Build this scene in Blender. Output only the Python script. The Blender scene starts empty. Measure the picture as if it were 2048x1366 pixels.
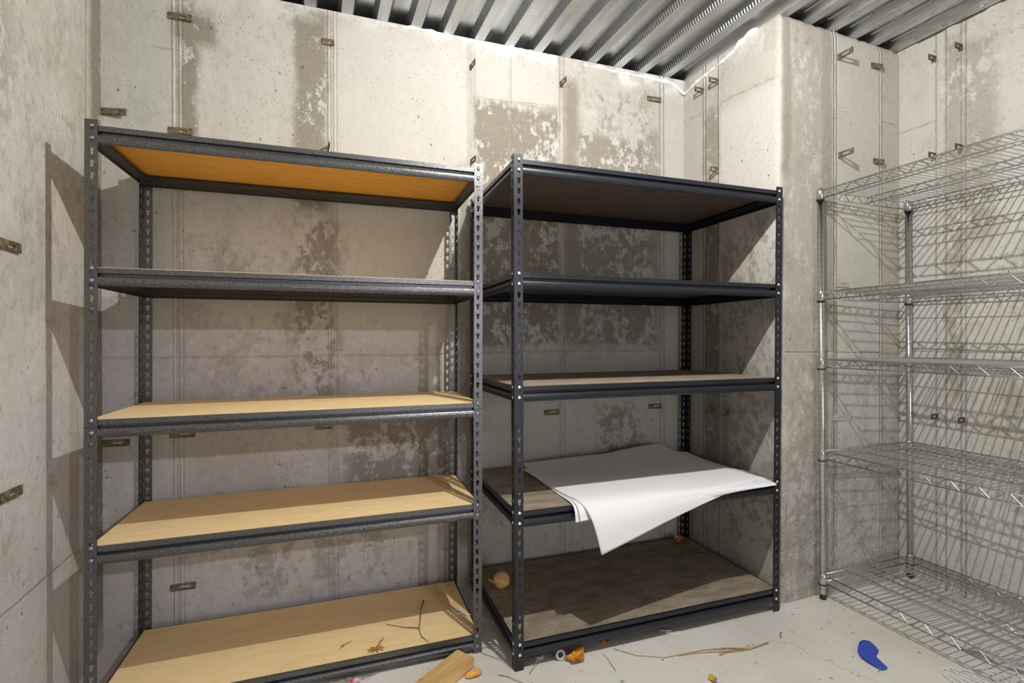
import bpy, bmesh, math, random
from mathutils import Vector, Matrix, noise
random.seed(7)
S = bpy.context.scene
C = S.collection
PI = math.pi

# ------------------------------------------------------------------ camera
FPX, TH, PITCH, ROLL, EYE = 998.77, 0.3797, 0.0024, -0.0025, 1.1704
cd = bpy.data.cameras.new('camera'); cam = bpy.data.objects.new('camera', cd); C.objects.link(cam)
cd.sensor_width = 36; cd.lens = FPX / 2048 * 36; cd.clip_start = .02
f = Vector((math.sin(TH)*math.cos(PITCH), math.cos(TH)*math.cos(PITCH), -math.sin(PITCH)))
u0 = Vector((math.sin(TH)*math.sin(PITCH), math.cos(TH)*math.sin(PITCH), math.cos(PITCH)))
r0 = Vector((math.cos(TH), -math.sin(TH), 0))
r = r0*math.cos(ROLL) + u0*math.sin(ROLL); u = -r0*math.sin(ROLL) + u0*math.cos(ROLL)
M = Matrix.Identity(4)
for i in range(3): M[i][0], M[i][1], M[i][2] = r[i], u[i], -f[i]
M[2][3] = EYE
cam.matrix_world = M
S.camera = cam

# ------------------------------------------------------------------ light and exposure
S.view_settings.view_transform = 'Standard'; S.view_settings.look = 'None'
S.view_settings.gamma = 1; S.view_settings.use_curve_mapping = False
S.view_settings.exposure = 0.1
w = bpy.data.worlds.new('world'); S.world = w; w.use_nodes = True
w.node_tree.nodes['Background'].inputs[0].default_value = (.01, .01, .01, 1)
def lamp(name, kind, loc, power, col, size, rot=None, size_y=None):
    d = bpy.data.lights.new(name, kind); d.energy = power; d.color = col
    if kind == 'AREA':
        d.size = size
        if size_y: d.shape = 'RECTANGLE'; d.size_y = size_y
    else: d.shadow_soft_size = size
    o = bpy.data.objects.new(name, d); C.objects.link(o); o.location = loc
    if rot: o.rotation_euler = rot
    return o
BULB = (0.854, 0.838, 2.47)
lamp('bulb_light', 'POINT', BULB, 104, (1, .97, .935), .010)
sp = lamp('far_room_spotlight', 'SPOT', (1.35, -2.1, 2.25), 190, (.84, .81, 1), .04)
sp.rotation_euler = (Vector((-.28, 2.32, .62)) - Vector((1.35, -2.1, 2.25))).to_track_quat('-Z', 'Y').to_euler()
sp.data.spot_size = math.radians(27); sp.data.spot_blend = .75
# unseen soft fill added behind the camera to raise the ambient level
lamp('soft_fill_light', 'AREA', (1.1, -4.5, 1.15), 45, (.95, .95, 1), 1.6, (PI/2, 0, 0), 2.1)

# ------------------------------------------------------------------ node helpers
class V:
    def __init__(s, nt, sock): s.nt, s.s = nt, sock
    def _m(s, op, *a):
        n = s.nt.nodes.new('ShaderNodeMath'); n.operation = op
        for i, q in enumerate((s,)+a):
            if isinstance(q, V): s.nt.links.new(q.s, n.inputs[i])
            else: n.inputs[i].default_value = q
        return V(s.nt, n.outputs[0])
    def __add__(s, o): return s._m('ADD', o)
    def __mul__(s, o): return s._m('MULTIPLY', o)
    def __sub__(s, o): return s._m('SUBTRACT', o)
    __radd__ = __add__; __rmul__ = __mul__
    def max(s, o): return s._m('MAXIMUM', o)
    def abs(s): return s._m('ABSOLUTE')
    def inv(s): return (s*-1.0)+1.0
    def ss(s, a, b):
        n = s.nt.nodes.new('ShaderNodeMapRange'); n.interpolation_type = 'SMOOTHSTEP'
        s.nt.links.new(s.s, n.inputs[0]); n.inputs[1].default_value = a; n.inputs[2].default_value = b
        return V(s.nt, n.outputs[0])
def comb(nt, x, y, z):
    n = nt.nodes.new('ShaderNodeCombineXYZ')
    for i, q in enumerate((x, y, z)):
        if isinstance(q, V): nt.links.new(q.s, n.inputs[i])
        else: n.inputs[i].default_value = q
    return n.outputs[0]
def fbm(nt, vec, scale, detail=4, rough=.55, col=False):
    n = nt.nodes.new('ShaderNodeTexNoise'); nt.links.new(vec, n.inputs['Vector'])
    n.inputs['Scale'].default_value = scale; n.inputs['Detail'].default_value = detail; n.inputs['Roughness'].default_value = rough
    return V(nt, n.outputs['Fac'])
def voro(nt, vec, scale):
    n = nt.nodes.new('ShaderNodeTexVoronoi'); nt.links.new(vec, n.inputs['Vector']); n.inputs['Scale'].default_value = scale
    return V(nt, n.outputs['Distance'])
def mix(nt, fac, a, b):
    n = nt.nodes.new('ShaderNodeMix'); n.data_type = 'RGBA'
    if isinstance(fac, V): nt.links.new(fac.s, n.inputs[0])
    else: n.inputs[0].default_value = fac
    for q, i in ((a, 6), (b, 7)):
        if isinstance(q, tuple): n.inputs[i].default_value = (*q, 1)
        else: nt.links.new(q, n.inputs[i])
    return n.outputs[2]
def bump(nt, bsdf, h, dist, strength=1):
    n = nt.nodes.new('ShaderNodeBump'); n.inputs['Strength'].default_value = strength; n.inputs['Distance'].default_value = dist
    nt.links.new(h.s, n.inputs['Height']); nt.links.new(n.outputs[0], bsdf.inputs['Normal'])
def newmat(name, col=(.5,.5,.5), rough=.5, metal=0, spec=None):
    m = bpy.data.materials.new(name); m.use_nodes = True
    b = m.node_tree.nodes['Principled BSDF']
    b.inputs['Base Color'].default_value = (*col, 1); b.inputs['Roughness'].default_value = rough; b.inputs['Metallic'].default_value = metal
    if spec is not None: b.inputs['Specular IOR Level'].default_value = spec
    return m, m.node_tree, b
def objvec(nt):
    n = nt.nodes.new('ShaderNodeTexCoord'); return n.outputs['Object']
def sep(nt, vec):
    n = nt.nodes.new('ShaderNodeSeparateXYZ'); nt.links.new(vec, n.inputs[0])
    return [V(nt, n.outputs[i]) for i in range(3)]

STAIN = (.215, .185, .14)
def concrete(name, axis, seed, stains=(), pale=(), seams=(), lines=(), whites=(), dark_lines=(), base=((.535,.515,.475),(.455,.433,.392)), rough_low=None):
    m, nt, b = newmat(name, rough=.88, spec=.25)
    P = sep(nt, objvec(nt))
    uu = P[0] if axis == 'x' else P[1]; v = P[2]
    flat = comb(nt, uu, v, seed)
    wp = fbm(nt, flat, 5, 3) - .5
    wp2 = fbm(nt, comb(nt, uu, v, seed+5), 22, 3) - .5
    cloud = fbm(nt, comb(nt, uu, v, seed+1.7), 1.6, 5, .6)
    streak = fbm(nt, comb(nt, uu*7.0, v*.8, seed+3), 1.0, 5, .6)
    blot = fbm(nt, comb(nt, uu*1.3, v*.8, seed+9), 6, 10, .80)
    mott = fbm(nt, comb(nt, uu, v*.7, seed+12), 32, 6, .7)
    fine = fbm(nt, flat, 90, 3, .6)
    col = mix(nt, cloud.ss(.38, .64), base[0], base[1])
    col = mix(nt, streak.ss(.5, .72)*.45, col, (.42, .395, .345))
    col = mix(nt, blot.ss(.54, .72)*.35, col, (.35, .325, .275))
    col = mix(nt, mott.ss(.52, .66)*.45, col, (.335, .31, .26)); col = mix(nt, mott.ss(.34, .47).inv()*.35, col, (.66, .645, .61))
    grime = fbm(nt, comb(nt, uu, v*.55, seed+31), 9, 12, .78)
    col = mix(nt, grime.ss(.555, .60)*streak.ss(.38, .54)*.5, col, (.315, .285, .232))
    warped = {}
    def box(e, wob=.06):
        u1, u2, v1, v2, sft = e[:5]
        if wob not in warped: warped[wob] = (uu + wp*wob + wp2*(wob*.5), v + wp*(wob*1.6))
        a, c = warped[wob]
        return (a - (u1+u2)/2).abs().ss((u2-u1)/2-sft, (u2-u1)/2+sft).inv() * (c - (v1+v2)/2).abs().ss((v2-v1)/2-.04, (v2-v1)/2+.04).inv()
    for e in pale:
        col = mix(nt, box(e, .0)*e[5], col, e[6])
    tot = None; stn = blot*.5 + mott*.25 + grime*.25
    for e in stains:
        k = box(e) * stn.ss(e[6]-.005, e[6]+.035) * e[5]
        tot = k if tot is None else tot.max(k)
    if tot is not None: col = mix(nt, tot, col, STAIN)
    for e in whites:
        col = mix(nt, box(e, .12) * blot.ss(.40, .52) * e[5], col, (.68, .68, .67))
    h = fine*.25 + cloud*.6 + blot*.4 + mott*.5
    if tot is not None: h = h + tot*-.25
    # joints of the old formwork: thin raised fins plus a broken dark hairline beside them
    def mx(t, k): return k if t is None else t.max(k)
    ua_ = uu + wp2*.006; F = D = G = None
    for q in seams:
        F = mx(F, (ua_ - q).abs().ss(.001, .006).inv()); D = mx(D, (ua_ - (q+.009)).abs().ss(.0005, .0045).inv())
    vz = v + wp*.012 + wp2*.008
    for z0, ua, ub in lines:
        G = mx(G, (vz - z0).abs().ss(.001, .006).inv() * (uu - (ua+ub)/2).abs().ss((ub-ua)/2-.01, (ub-ua)/2+.01).inv())
    vd = v + wp2*.02
    for u1, v1, u2, v2 in dark_lines:   # slanting pour lines
        k = (v2-v1)/(u2-u1)
        G = mx(G, (vd - (uu*k + (v1-k*u1))).abs().ss(.002, .008).inv() * (uu - (u1+u2)/2).abs().ss(abs(u2-u1)/2-.01, abs(u2-u1)/2+.01).inv())
    if F is not None:
        D = D * fine.ss(.36, .52)
        col = mix(nt, F*.22, col, (.62, .60, .55)); col = mix(nt, D*.38, col, (.36, .32, .26)); h = h + F*.55 + D*-.3
    if G is not None:
        col = mix(nt, G*mott.ss(.40, .56)*.38, col, (.34, .30, .24)); h = h + G*-.5
    # bug holes
    pn = fbm(nt, comb(nt, uu, v, seed+20), 3.2, 2)
    pit = voro(nt, comb(nt, uu + wp2*.03, v*.7, seed+8), 24).ss(.05, .10).inv() * pn.ss(.52, .62)
    pit2 = voro(nt, comb(nt, uu, v, seed+14), 55).ss(.06, .13).inv() * pn.ss(.42, .6)
    pits = pit.max(pit2*.8)
    col = mix(nt, pits*.6, col, (.22, .19, .15)); h = h + pits*-1.4
    if rough_low:
        low = v.ss(rough_low-.5, rough_low+.1).inv()
        rn = fbm(nt, flat, 16, 6, .7)
        h = h + rn*low*5.0
        col = mix(nt, rn.ss(.53, .66)*low*.5, col, (.36, .32, .26))
    nt.links.new(col, b.inputs['Base Color'])
    bump(nt, b, h, .007, .9)
    return m

# ------------------------------------------------------------------ mesh helpers
def newobj(name, bm, m, parent=None, smooth=False, loc=None):
    me = bpy.data.meshes.new(name); bm.normal_update(); bm.to_mesh(me); bm.free()
    if smooth:
        for p in me.polygons: p.use_smooth = True
    for q in (m if isinstance(m, (list, tuple)) else [m]): me.materials.append(q)
    o = bpy.data.objects.new(name, me); C.objects.link(o)
    if parent: o.parent = parent
    if loc: o.location = loc
    return o
def empty(name, loc, rz=0):
    o = bpy.data.objects.new(name, None); C.objects.link(o); o.location = loc; o.rotation_euler = (0, 0, rz)
    o.empty_display_size = .1
    return o
def tag(o, label=None, cat=None, group=None, kind=None):
    if label: o['label'] = label
    if cat: o['category'] = cat
    if group: o['group'] = group
    if kind: o['kind'] = kind
    return o
def box(bm, x0, x1, y0, y1, z0, z1, mi=0):
    vs = [bm.verts.new((x, y, z)) for x in (x0, x1) for y in (y0, y1) for z in (z0, z1)]
    for q in ((0,1,3,2),(4,6,7,5),(0,4,5,1),(2,3,7,6),(0,2,6,4),(1,5,7,3)):
        fc = bm.faces.new([vs[i] for i in q]); fc.material_index = mi
    return vs
def prism(bm, pts, z0, z1):
    a = [bm.verts.new((x, y, z0)) for x, y in pts]; b = [bm.verts.new((x, y, z1)) for x, y in pts]; n = len(pts)
    bm.faces.new(a[::-1]); bm.faces.new(b)
    for i in range(n): bm.faces.new((a[i], a[(i+1)%n], b[(i+1)%n], b[i]))
def tube(bm, pts, rad, n=6, rads=None, cap=True):
    pts = [Vector(p) for p in pts]; rings = []
    for i, p in enumerate(pts):
        d = (pts[min(i+1, len(pts)-1)] - pts[max(i-1, 0)]).normalized()
        a = d.orthogonal().normalized() if i == 0 else (pa - d*pa.dot(d)).normalized()
        pa = a; c = d.cross(a); rr = rads[i] if rads else rad
        rings.append([bm.verts.new(p + (a*math.cos(2*PI*k/n) + c*math.sin(2*PI*k/n))*rr) for k in range(n)])
    for A, B in zip(rings, rings[1:]):
        for k in range(n): bm.faces.new((A[k], A[(k+1)%n], B[(k+1)%n], B[k]))
    if cap: bm.faces.new(rings[0][::-1]); bm.faces.new(rings[-1])
def lathe(bm, prof, n=16, cx=0, cy=0):
    rings = [[bm.verts.new((cx+rr*math.cos(2*PI*k/n), cy+rr*math.sin(2*PI*k/n), z)) for k in range(n)] for rr, z in prof]
    for A, B in zip(rings, rings[1:]):
        for k in range(n): bm.faces.new((A[k], A[(k+1)%n], B[(k+1)%n], B[k]))
    bm.faces.new(rings[0][::-1]); bm.faces.new(rings[-1])
def sweep(bm, prof, fn, a, b):
    """closed profile of (o, z) points run between stations a and b; fn(o, s, z) -> point"""
    A = [bm.verts.new(fn(o, a, z)) for o, z in prof]; B = [bm.verts.new(fn(o, b, z)) for o, z in prof]; n = len(prof)
    for i in range(n): bm.faces.new((A[i], A[(i+1)%n], B[(i+1)%n], B[i]))
    bm.faces.new(A[::-1]); bm.faces.new(B)
def keyhole(t, R=.0067, w_=.0037, H=.0150):
    c, s = math.cos(t), math.sin(t)
    if s >= 0: return R
    return max(R, min(w_/max(abs(c), 1e-6), H/abs(s)))
KEYA = [math.radians(a) for a in (0, 30, 60, 90, 120, 150, 180, 210, 236, 250, 256.1, 270, 283.9, 290, 304, 330)]
def slot(t, a=.02, h=.0055):
    c, s = abs(math.cos(t)), abs(math.sin(t))
    return min(h/max(s, 1e-6), a/max(c, 1e-6))
SLOTA = [math.radians(a) for a in (0, 8, 15.4, 40, 90, 140, 164.6, 172, 180, 188, 195.4, 220, 270, 320, 344.6, 352)]
def punched(bm, x0, x1, z0, z1, hx, hz, shape, angs, fn, th):
    """one rectangle x0..x1 by z0..z1 with a hole about (hx, hz), given thickness th; fn(x, z, d) -> point"""
    al = list(angs)
    for cx, cz in ((x0, z0), (x1, z0), (x1, z1), (x0, z1)): al.append(math.atan2(cz-hz, cx-hx) % (2*PI))
    al = sorted(set(round(a, 6) for a in al)); inn = []; out = []
    for a in al:
        c, s = math.cos(a), math.sin(a); q = shape(a); inn.append((hx+q*c, hz+q*s))
        t = 1e9
        if c > 1e-6: t = min(t, (x1-hx)/c)
        if c < -1e-6: t = min(t, (x0-hx)/c)
        if s > 1e-6: t = min(t, (z1-hz)/s)
        if s < -1e-6: t = min(t, (z0-hz)/s)
        out.append((hx+t*c, hz+t*s))
    n = len(al)
    vi = [[bm.verts.new(fn(x, z, d)) for x, z in inn] for d in (0, th)]; vo = [[bm.verts.new(fn(x, z, d)) for x, z in out] for d in (0, th)]
    for i in range(n):
        j = (i+1) % n
        bm.faces.new((vo[0][i], vo[0][j], vi[0][j], vi[0][i])); bm.faces.new((vo[1][j], vo[1][i], vi[1][i], vi[1][j]))
        bm.faces.new((vi[0][i], vi[0][j], vi[1][j], vi[1][i]))
def rectplate(bm, x0, x1, z0, z1, fn, th):
    v = [[bm.verts.new(fn(x, z, d)) for x, z in ((x0,z0),(x1,z0),(x1,z1),(x0,z1))] for d in (0, th)]
    bm.faces.new(v[0]); bm.faces.new(v[1][::-1])
    for i in range(4): bm.faces.new((v[0][i], v[0][(i+1)%4], v[1][(i+1)%4], v[1][i]))

# ------------------------------------------------------------------ the room
XL, XR, YF, ZC = -.75, 2.734, -4.6, 2.611
wy = lambda x: 2.322 - .0498*x             # the back wall's inner line
PX, PY, PX2 = 1.9155, 1.6065, 1.9204       # the pier's corner

cream = (.58, .56, .51); green = (.46, .475, .43)
m_back = concrete('concrete_back', 'x', 1.0,
    stains=[(-.49, -.43, 1.75, 2.58, .02, .8, .46), (-.52, -.36, 2.36, 2.5, .03, .8, .45), (-.36, .3, .1, .5, .1, .45, .50), (-.07, .06, 1.72, 2.6, .025, .8, .455),
            (-.08, .12, .85, 1.7, .06, .7, .50), (.13, .6, .50, .84, .06, .75, .475), (-.1, .5, .7, 1.15, .1, .3, .55), (-.45, .2, .8, 1.6, .2, .25, .5),
            (.72, 1.16, 1.14, 2.33, .02, .85, .475), (1.19, 1.28, 1.16, 2.5, .03, .8, .42), (1.2, 1.75, 1.14, 2.25, .08, .78, .48), (1.3, 1.72, 2.2, 2.5, .08, .45, .50),
            (1.38, 1.66, .55, .83, .05, .7, .49), (1.68, 1.76, 1.5, 2.3, .02, .6, .45), (.64, .69, .2, 2.0, .015, .7, .42), (.7, 1.7, .25, .5, .1, .35, .5)],
    pale=[(-.665, -.515, 1.2, 2.55, .006, .55, green), (-.42, -.05, 1.72, 2.56, .03, .35, (.52,.505,.46)), (.09, .68, 1.15, 2.55, .02, .6, (.565,.54,.50)), (.73, 1.16, 2.34, 2.56, .01, .7, (.51,.49,.45)),
          (1.33, 1.45, 1.2, 1.75, .03, .5, (.46,.48,.465)), (1.79, 1.93, .1, 2.6, .01, .7, (.53,.50,.465)), (.72, 1.75, .5, 1.10, .03, .35, (.48,.45,.40)), (-.74, -.67, .1, 2.6, .005, .4, (.53,.50,.455))],  # first entry: bluish reflected light behind the black unit, painted into the concrete
    seams=[-.512, -.49, .068, .092, .693, .714, .9, 1.161, 1.184, 1.757, 1.783],
    lines=[(1.105, -.75, .6), (1.112, .65, 1.8), (2.33, -.59, -.5), (2.335, .71, 1.16), (.42, .68, 1.8)],
    dark_lines=[(.714, 2.325, 1.16, 2.35), (-.5, .30, .62, .43)],
    whites=[(-.3, .65, 2.57, 2.7, .02, .55), (.65, 1.15, 2.545, 2.7, .02, .9), (1.5, 1.95, 2.53, 2.7, .02, .95), (-.75, -.3, 2.53, 2.7, .02, .6)])
bm = bmesh.new(); prism(bm, [(XL-.2, wy(XL-.2)), (2.95, wy(2.95)), (2.95, wy(2.95)+.2), (XL-.2, wy(XL-.2)+.2)], 0, ZC)
tag(newobj('wall_back', bm, m_back), kind='structure')

m_left = concrete('concrete_left', 'y', 4.0,
    stains=[(2.26, 2.38, .1, 2.6, .03, .8, .45), (1.55, 1.75, 1.75, 2.4, .1, .55, .48), (1.85, 1.9, 2.2, 2.5, .02, .5, .42), (1.2, 2.2, 1.2, 2.6, .2, .2, .50)],
    pale=[(1.0, 2.25, 0, .44, .05, .3, (.56,.54,.48))], seams=[2.215], dark_lines=[(1.2, .46, 2.36, .452)])
bm = bmesh.new(); box(bm, XL-.2, XL, YF, 2.36, 0, ZC); tag(newobj('wall_left', bm, m_left), kind='structure')

m_right = concrete('concrete_right', 'y', 7.0,
    stains=[(1.345, 1.41, .9, 2.55, .02, .5, .46), (1.22, 1.42, 1.6, 2.5, .04, .45, .46), (.7, 1.2, .3, 1.6, .12, .35, .5)],
    pale=[(1.43, 1.62, .1, 2.6, .006, .6, (.54,.52,.48)), (1.0, 1.30, 1.5, 2.6, .05, .4, (.54,.53,.49))],
    seams=[1.326, 1.344, 1.402, 1.442, .83], lines=[(2.20, 1.44, 1.61), (1.11, .5, 1.61)], base=((.64,.62,.575),(.56,.535,.485)))
bm = bmesh.new(); box(bm, XR, XR+.2, YF, 2.4, 0, ZC); tag(newobj('wall_right', bm, m_right), kind='structure')

m_piera = concrete('concrete_pier_front', 'x', 11.0,
    stains=[(1.92, 2.24, -.1, 2.65, .03, .34, .455), (1.93, 1.99, 1.9, 2.65, .02, .6, .40), (2.17, 2.25, 1.2, 2.65, .02, .5, .43), (2.24, 2.27, .1, 1.9, .008, .6, .42), (1.95, 2.2, .1, 1.1, .1, .5, .48), (2.3, 2.72, .1, 1.0, .1, .25, .5)],
    pale=[(2.275, 2.57, .1, 2.65, .004, .75, (.60,.58,.525)), (2.60, 2.74, .1, 2.65, .004, .6, (.52,.485,.425)), (1.95, 2.2, 1.3, 2.4, .05, .3, (.60,.565,.50))],
    seams=[2.252, 2.270, 2.575, 2.594], lines=[(1.112, 1.94, 2.25), (1.106, 2.27, 2.57), (2.24, 2.6, 2.73)], rough_low=.85,
    base=((.62,.59,.54),(.53,.50,.445)))
m_pierb = concrete('concrete_pier_side', 'y', 15.0,
    stains=[(1.965, 2.07, 1.95, 2.35, .01, .6, .47), (1.97, 2.07, .3, 1.85, .01, .7, .46), (1.60, 1.95, .2, 1.75, .05, .5, .50), (1.9, 1.97, .5, 1.0, .03, .6, .44)],
    pale=[(1.62, 1.955, 1.6, 2.33, .01, .75, (.60,.585,.55)), (2.08, 2.3, .1, 2.45, .006, .6, (.53,.495,.45)), (1.6, 1.95, 2.36, 2.5, .03, .5, (.57,.54,.49))],
    seams=[1.965, 2.072, 2.052], dark_lines=[(1.607, 2.336, 1.952, 2.368), (1.952, 2.36, 2.23, 2.38)],
    whites=[(1.7, 2.25, 2.52, 2.7, .02, .6)])
def pier():
    """solid pier in the corner; its two seen faces are finely divided, their edge worn and chipped"""
    bm = bmesh.new(); dz = .0145; nz = int(ZC/dz); path = []
    ny = 36; nx = 50
    for i in range(ny+1):
        t = i/ny; path.append((PX2+(PX-PX2)*t, wy(PX2)+.02+(PY-wy(PX2)-.02)*t, (-1, 0), 1))
    for i in range(1, nx+1):
        path.append((PX+(XR+.02-PX)*i/nx, PY, (0, -1), 0))
    grid = []
    for k in range(nz+1):
        z = ZC*k/nz; row = []
        for i, (x, y, nr, mi) in enumerate(path):
            low = max(0, min(1, (1.0-z)/.6))
            d = (noise.noise(Vector((x*9, y*9, z*9)))*.0016 + noise.noise(Vector((x*40, y*40, z*40)))*(.0008+.0042*low))
            e = abs(i-ny)
            if nr == (-1, 0): px, py = x - d*.6, y
            else: px, py = x, y - d
            if e == 0:
                c = .004 + (.020*low + .003)*max(0, noise.noise(Vector((3, 5, z*19)))+.2)
                px, py = x + c, y + c
            if z > ZC-.03 and nr == (0, -1): py += (z-ZC+.03)*.3*(1+noise.noise(Vector((x*30, 0, 0))))
            row.append(bm.verts.new((px, py, z)))
        grid.append(row)
    for k in range(nz):
        for i in range(len(path)-1):
            fc = bm.faces.new((grid[k][i], grid[k][i+1], grid[k+1][i+1], grid[k+1][i])); fc.material_index = 1 if i < ny else 0; fc.smooth = True
    bk = [bm.verts.new((XR+.02, 2.4, z)) for z in (0, ZC)]; bl = [bm.verts.new((PX2, 2.4, z)) for z in (0, ZC)]
    bm.faces.new([g for g in grid[-1]] + [bk[1], bl[1]])
    bm.faces.new((bk[0], bk[1], bl[1], bl[0]))
    return newobj('wall_pier', bm, [m_piera, m_pierb])
tag(pier(), kind='structure')
m_plain = concrete('concrete_front', 'x', 21.0, seams=[0, .6, 1.2, 1.8])
bm = bmesh.new(); box(bm, XL-.2, XR+.2, YF-.2, YF, 0, ZC); tag(newobj('wall_front', bm, m_plain), kind='structure')


# floor: worn pale grey paint
m, nt, b = newmat('painted_floor', rough=.62, spec=.35)
P = sep(nt, objvec(nt)); ov = objvec(nt)
c1 = fbm(nt, ov, 2.2, 5, .6); c2 = fbm(nt, ov, 28, 4, .6); c3 = fbm(nt, ov, 120, 2, .5)
col = mix(nt, c1.ss(.38, .66), (.72, .685, .63), (.64, .605, .55)); col = mix(nt, c2.ss(.60, .74)*.35, col, (.40, .36, .31))
sp = voro(nt, ov, 26).ss(.035, .07).inv() * c2.ss(.48, .56); col = mix(nt, sp*.6, col, (.25, .21, .17))
ck = ((P[0] + fbm(nt, ov, 7, 4)*.16) - (P[1]*-.35 + 2.26)).abs().ss(.0006, .0028).inv() * P[1].ss(1.52, 1.6).inv()
col = mix(nt, ck*.35, col, (.36, .32, .27))
nt.links.new(col, b.inputs['Base Color']); bump(nt, b, c1*.8 + c2*.5 + c3*.12 + ck*-.5, .004, .6)
m_floor = m
bm = bmesh.new(); box(bm, XL-.2, XR+.2, YF-.2, 2.6, -.15, 0); tag(newobj('floor', bm, m_floor), kind='structure')

# ceiling: galvanised corrugated deck, ribs running towards the back wall
m_deck, nt, b = newmat('galvanised_deck', (.62, .64, .65), .30, 1.0)
P = sep(nt, objvec(nt)); ov = objvec(nt)
g = fbm(nt, comb(nt, P[0]*6.0, P[1]*.7, P[2]), 3, 4); g2 = voro(nt, comb(nt, P[0], P[1], P[2]*.2), 70)
nt.links.new(mix(nt, g.ss(.35, .65), (.62, .64, .65), (.47, .49, .50)), b.inputs['Base Color'])
nt.links.new((g*.25 + g2*.08 + .16).s, b.inputs['Roughness']); bump(nt, b, fbm(nt, comb(nt, P[0]*5.0, P[1], P[2]), 6, 3), .004, .5)
m_web, nt, b = newmat('dimpled_deck_web', (.36, .38, .39), .38, 1.0)
P = sep(nt, objvec(nt))
wv = nt.nodes.new('ShaderNodeTexWave'); wv.bands_direction = 'Y'; wv.inputs['Scale'].default_value = 21; wv.inputs['Distortion'].default_value = .3
nt.links.new(objvec(nt), wv.inputs['Vector']); wf = V(nt, wv.outputs['Fac'])
bump(nt, b, wf, .0045, .8)
bm = bmesh.new()
PIT, FW, SL, HT = .1503, .046, .016, .038
xs = []
k0 = -7
for k in range(k0, 21):
    cx = -.005 + PIT*k
    xs += [(cx-FW/2, ZC, 1), (cx+FW/2, ZC, 0), (cx+FW/2+SL, ZC+HT, 1), (cx+PIT-FW/2-SL, ZC+HT, 0)]
ys = [YF-.2, 2.56]
lo = [[bm.verts.new((x, y, z)) for y in ys] for x, z, _ in xs]
for i in range(len(xs)-1):
    fc = bm.faces.new((lo[i][0], lo[i][1], lo[i+1][1], lo[i+1][0]))
    fc.material_index = 1 if abs(xs[i][1]-xs[i+1][1]) > .01 and xs[i][0] < 1.86 else 0
# long pressed ribs on the flats of the sheets over the pier
for k in range(13, 21):
    cx = -.005 + PIT*k
    for q, (dx, z) in enumerate(((.038, ZC+HT-.001), (.104, ZC+HT-.001), (-.012, ZC-.0002))):
        y = -1.2 + .06*q
        while y < 1.5:
            if cx+dx < XR:
                tube(bm, [(cx+dx, y, z), (cx+dx, y+.01, z-.003), (cx+dx, y+.10, z-.003), (cx+dx, y+.11, z)], .0055, 6)
            y += .155
bmesh.ops.solidify(bm, geom=[], thickness=0)
deck = newobj('ceiling', bm, [m_deck, m_web]); tag(deck, kind='structure')
sm = deck.modifiers.new('thickness', 'SOLIDIFY'); sm.thickness = -.0015; sm.offset = -1
# closing strip above the deck so no daylight comes in over the wall tops
bm = bmesh.new(); box(bm, XL-.2, XR+.2, YF-.2, 2.56, ZC+HT+.004, ZC+HT+.12); tag(newobj('ceiling_slab', bm, m_plain), kind='structure')

# white foam run along the top of the walls
m_foam, nt, b = newmat('white_foam', (.84, .84, .82), .8); ov = objvec(nt)
bump(nt, b, fbm(nt, ov, 60, 4), .004, .7)
def foam(name, pts, rr, seed):
    bm = bmesh.new(); P = [Vector(p) for p in pts]; out = []; rad = []
    for a, c in zip(P, P[1:]):
        n = max(2, int((c-a).length/.008))
        for i in range(n):
            q = a.lerp(c, i/n); w_ = noise.noise(q*28+Vector((seed, 0, 0))); w2 = noise.noise(q*9+Vector((seed, 3, 0)))
            out.append(q + Vector((0, 0, .012*w2 + .004*w_))); rad.append(max(.0015, rr*(.75+.9*w_+.7*w2)))
    tube(bm, out, rr, 8, rad); return newobj(name, bm, m_foam, smooth=True)
tag(foam('foam_sealant', [(x, wy(x)+.002, ZC-.006) for x in (.3, .9, 1.15)], .008, 1), 'thin broken white foam bead along the back wall top, above the grey shelving', 'foam')
tag(foam('foam_sealant', [(1.3, wy(1.3)+.001, ZC-.012), (1.6, wy(1.6)+.001, ZC-.02), (1.85, wy(1.85)+.001, ZC-.03), (1.912, 2.21, ZC-.085), (1.915, 2.10, ZC-.06), (1.9155, 1.98, ZC-.045), (1.9155, 1.87, ZC-.03), (1.9155, 1.78, ZC-.012), (1.9155, 1.72, ZC-.006)], .0115, 5),
    'thick white foam bead in the corner between back wall and pier, under the deck', 'foam')

# ------------------------------------------------------------------ form ties left in the walls
m_tie, nt, b = newmat('rusty_tie_steel', rough=.62, metal=.35); ov = objvec(nt); q = fbm(nt, ov, 60, 4)
nt.links.new(mix(nt, q.ss(.4, .62), (.10, .075, .04), (.24, .185, .105)), b.inputs['Base Color']); bump(nt, b, q, .001, .6)
m_tiep, nt, b = newmat('mortar_coated_tie', (.50, .46, .39), .85)
def tie(base, dirv, L, label, pale=False, h=.0135, tilt=0):
    """punched steel strap: root at base, run L along dirv, face upright"""
    d = Vector(dirv).normalized(); up = (Vector((0, 0, 1)) - d*d.z).normalized(); n = d.cross(up)
    bm = bmesh.new()
    fn = lambda x, z, t: tuple(d*x + up*z + n*(t-.0015))
    punched(bm, -.012, L, -h, h, (L-.006)/2+.004, 0, lambda a: slot(a, min(.017, L*.27), .0048), SLOTA, fn, .003)
    o = newobj('form_tie', bm, m_tiep if pale else m_tie, loc=base)
    # rust rim lip at the free end
    return tag(o, label, 'form tie', 'form ties left in the concrete walls')
wb = lambda x, z, s=.004: (x, wy(x)-s, z)
E1 = (1, -.05-.03, -.0)
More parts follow.
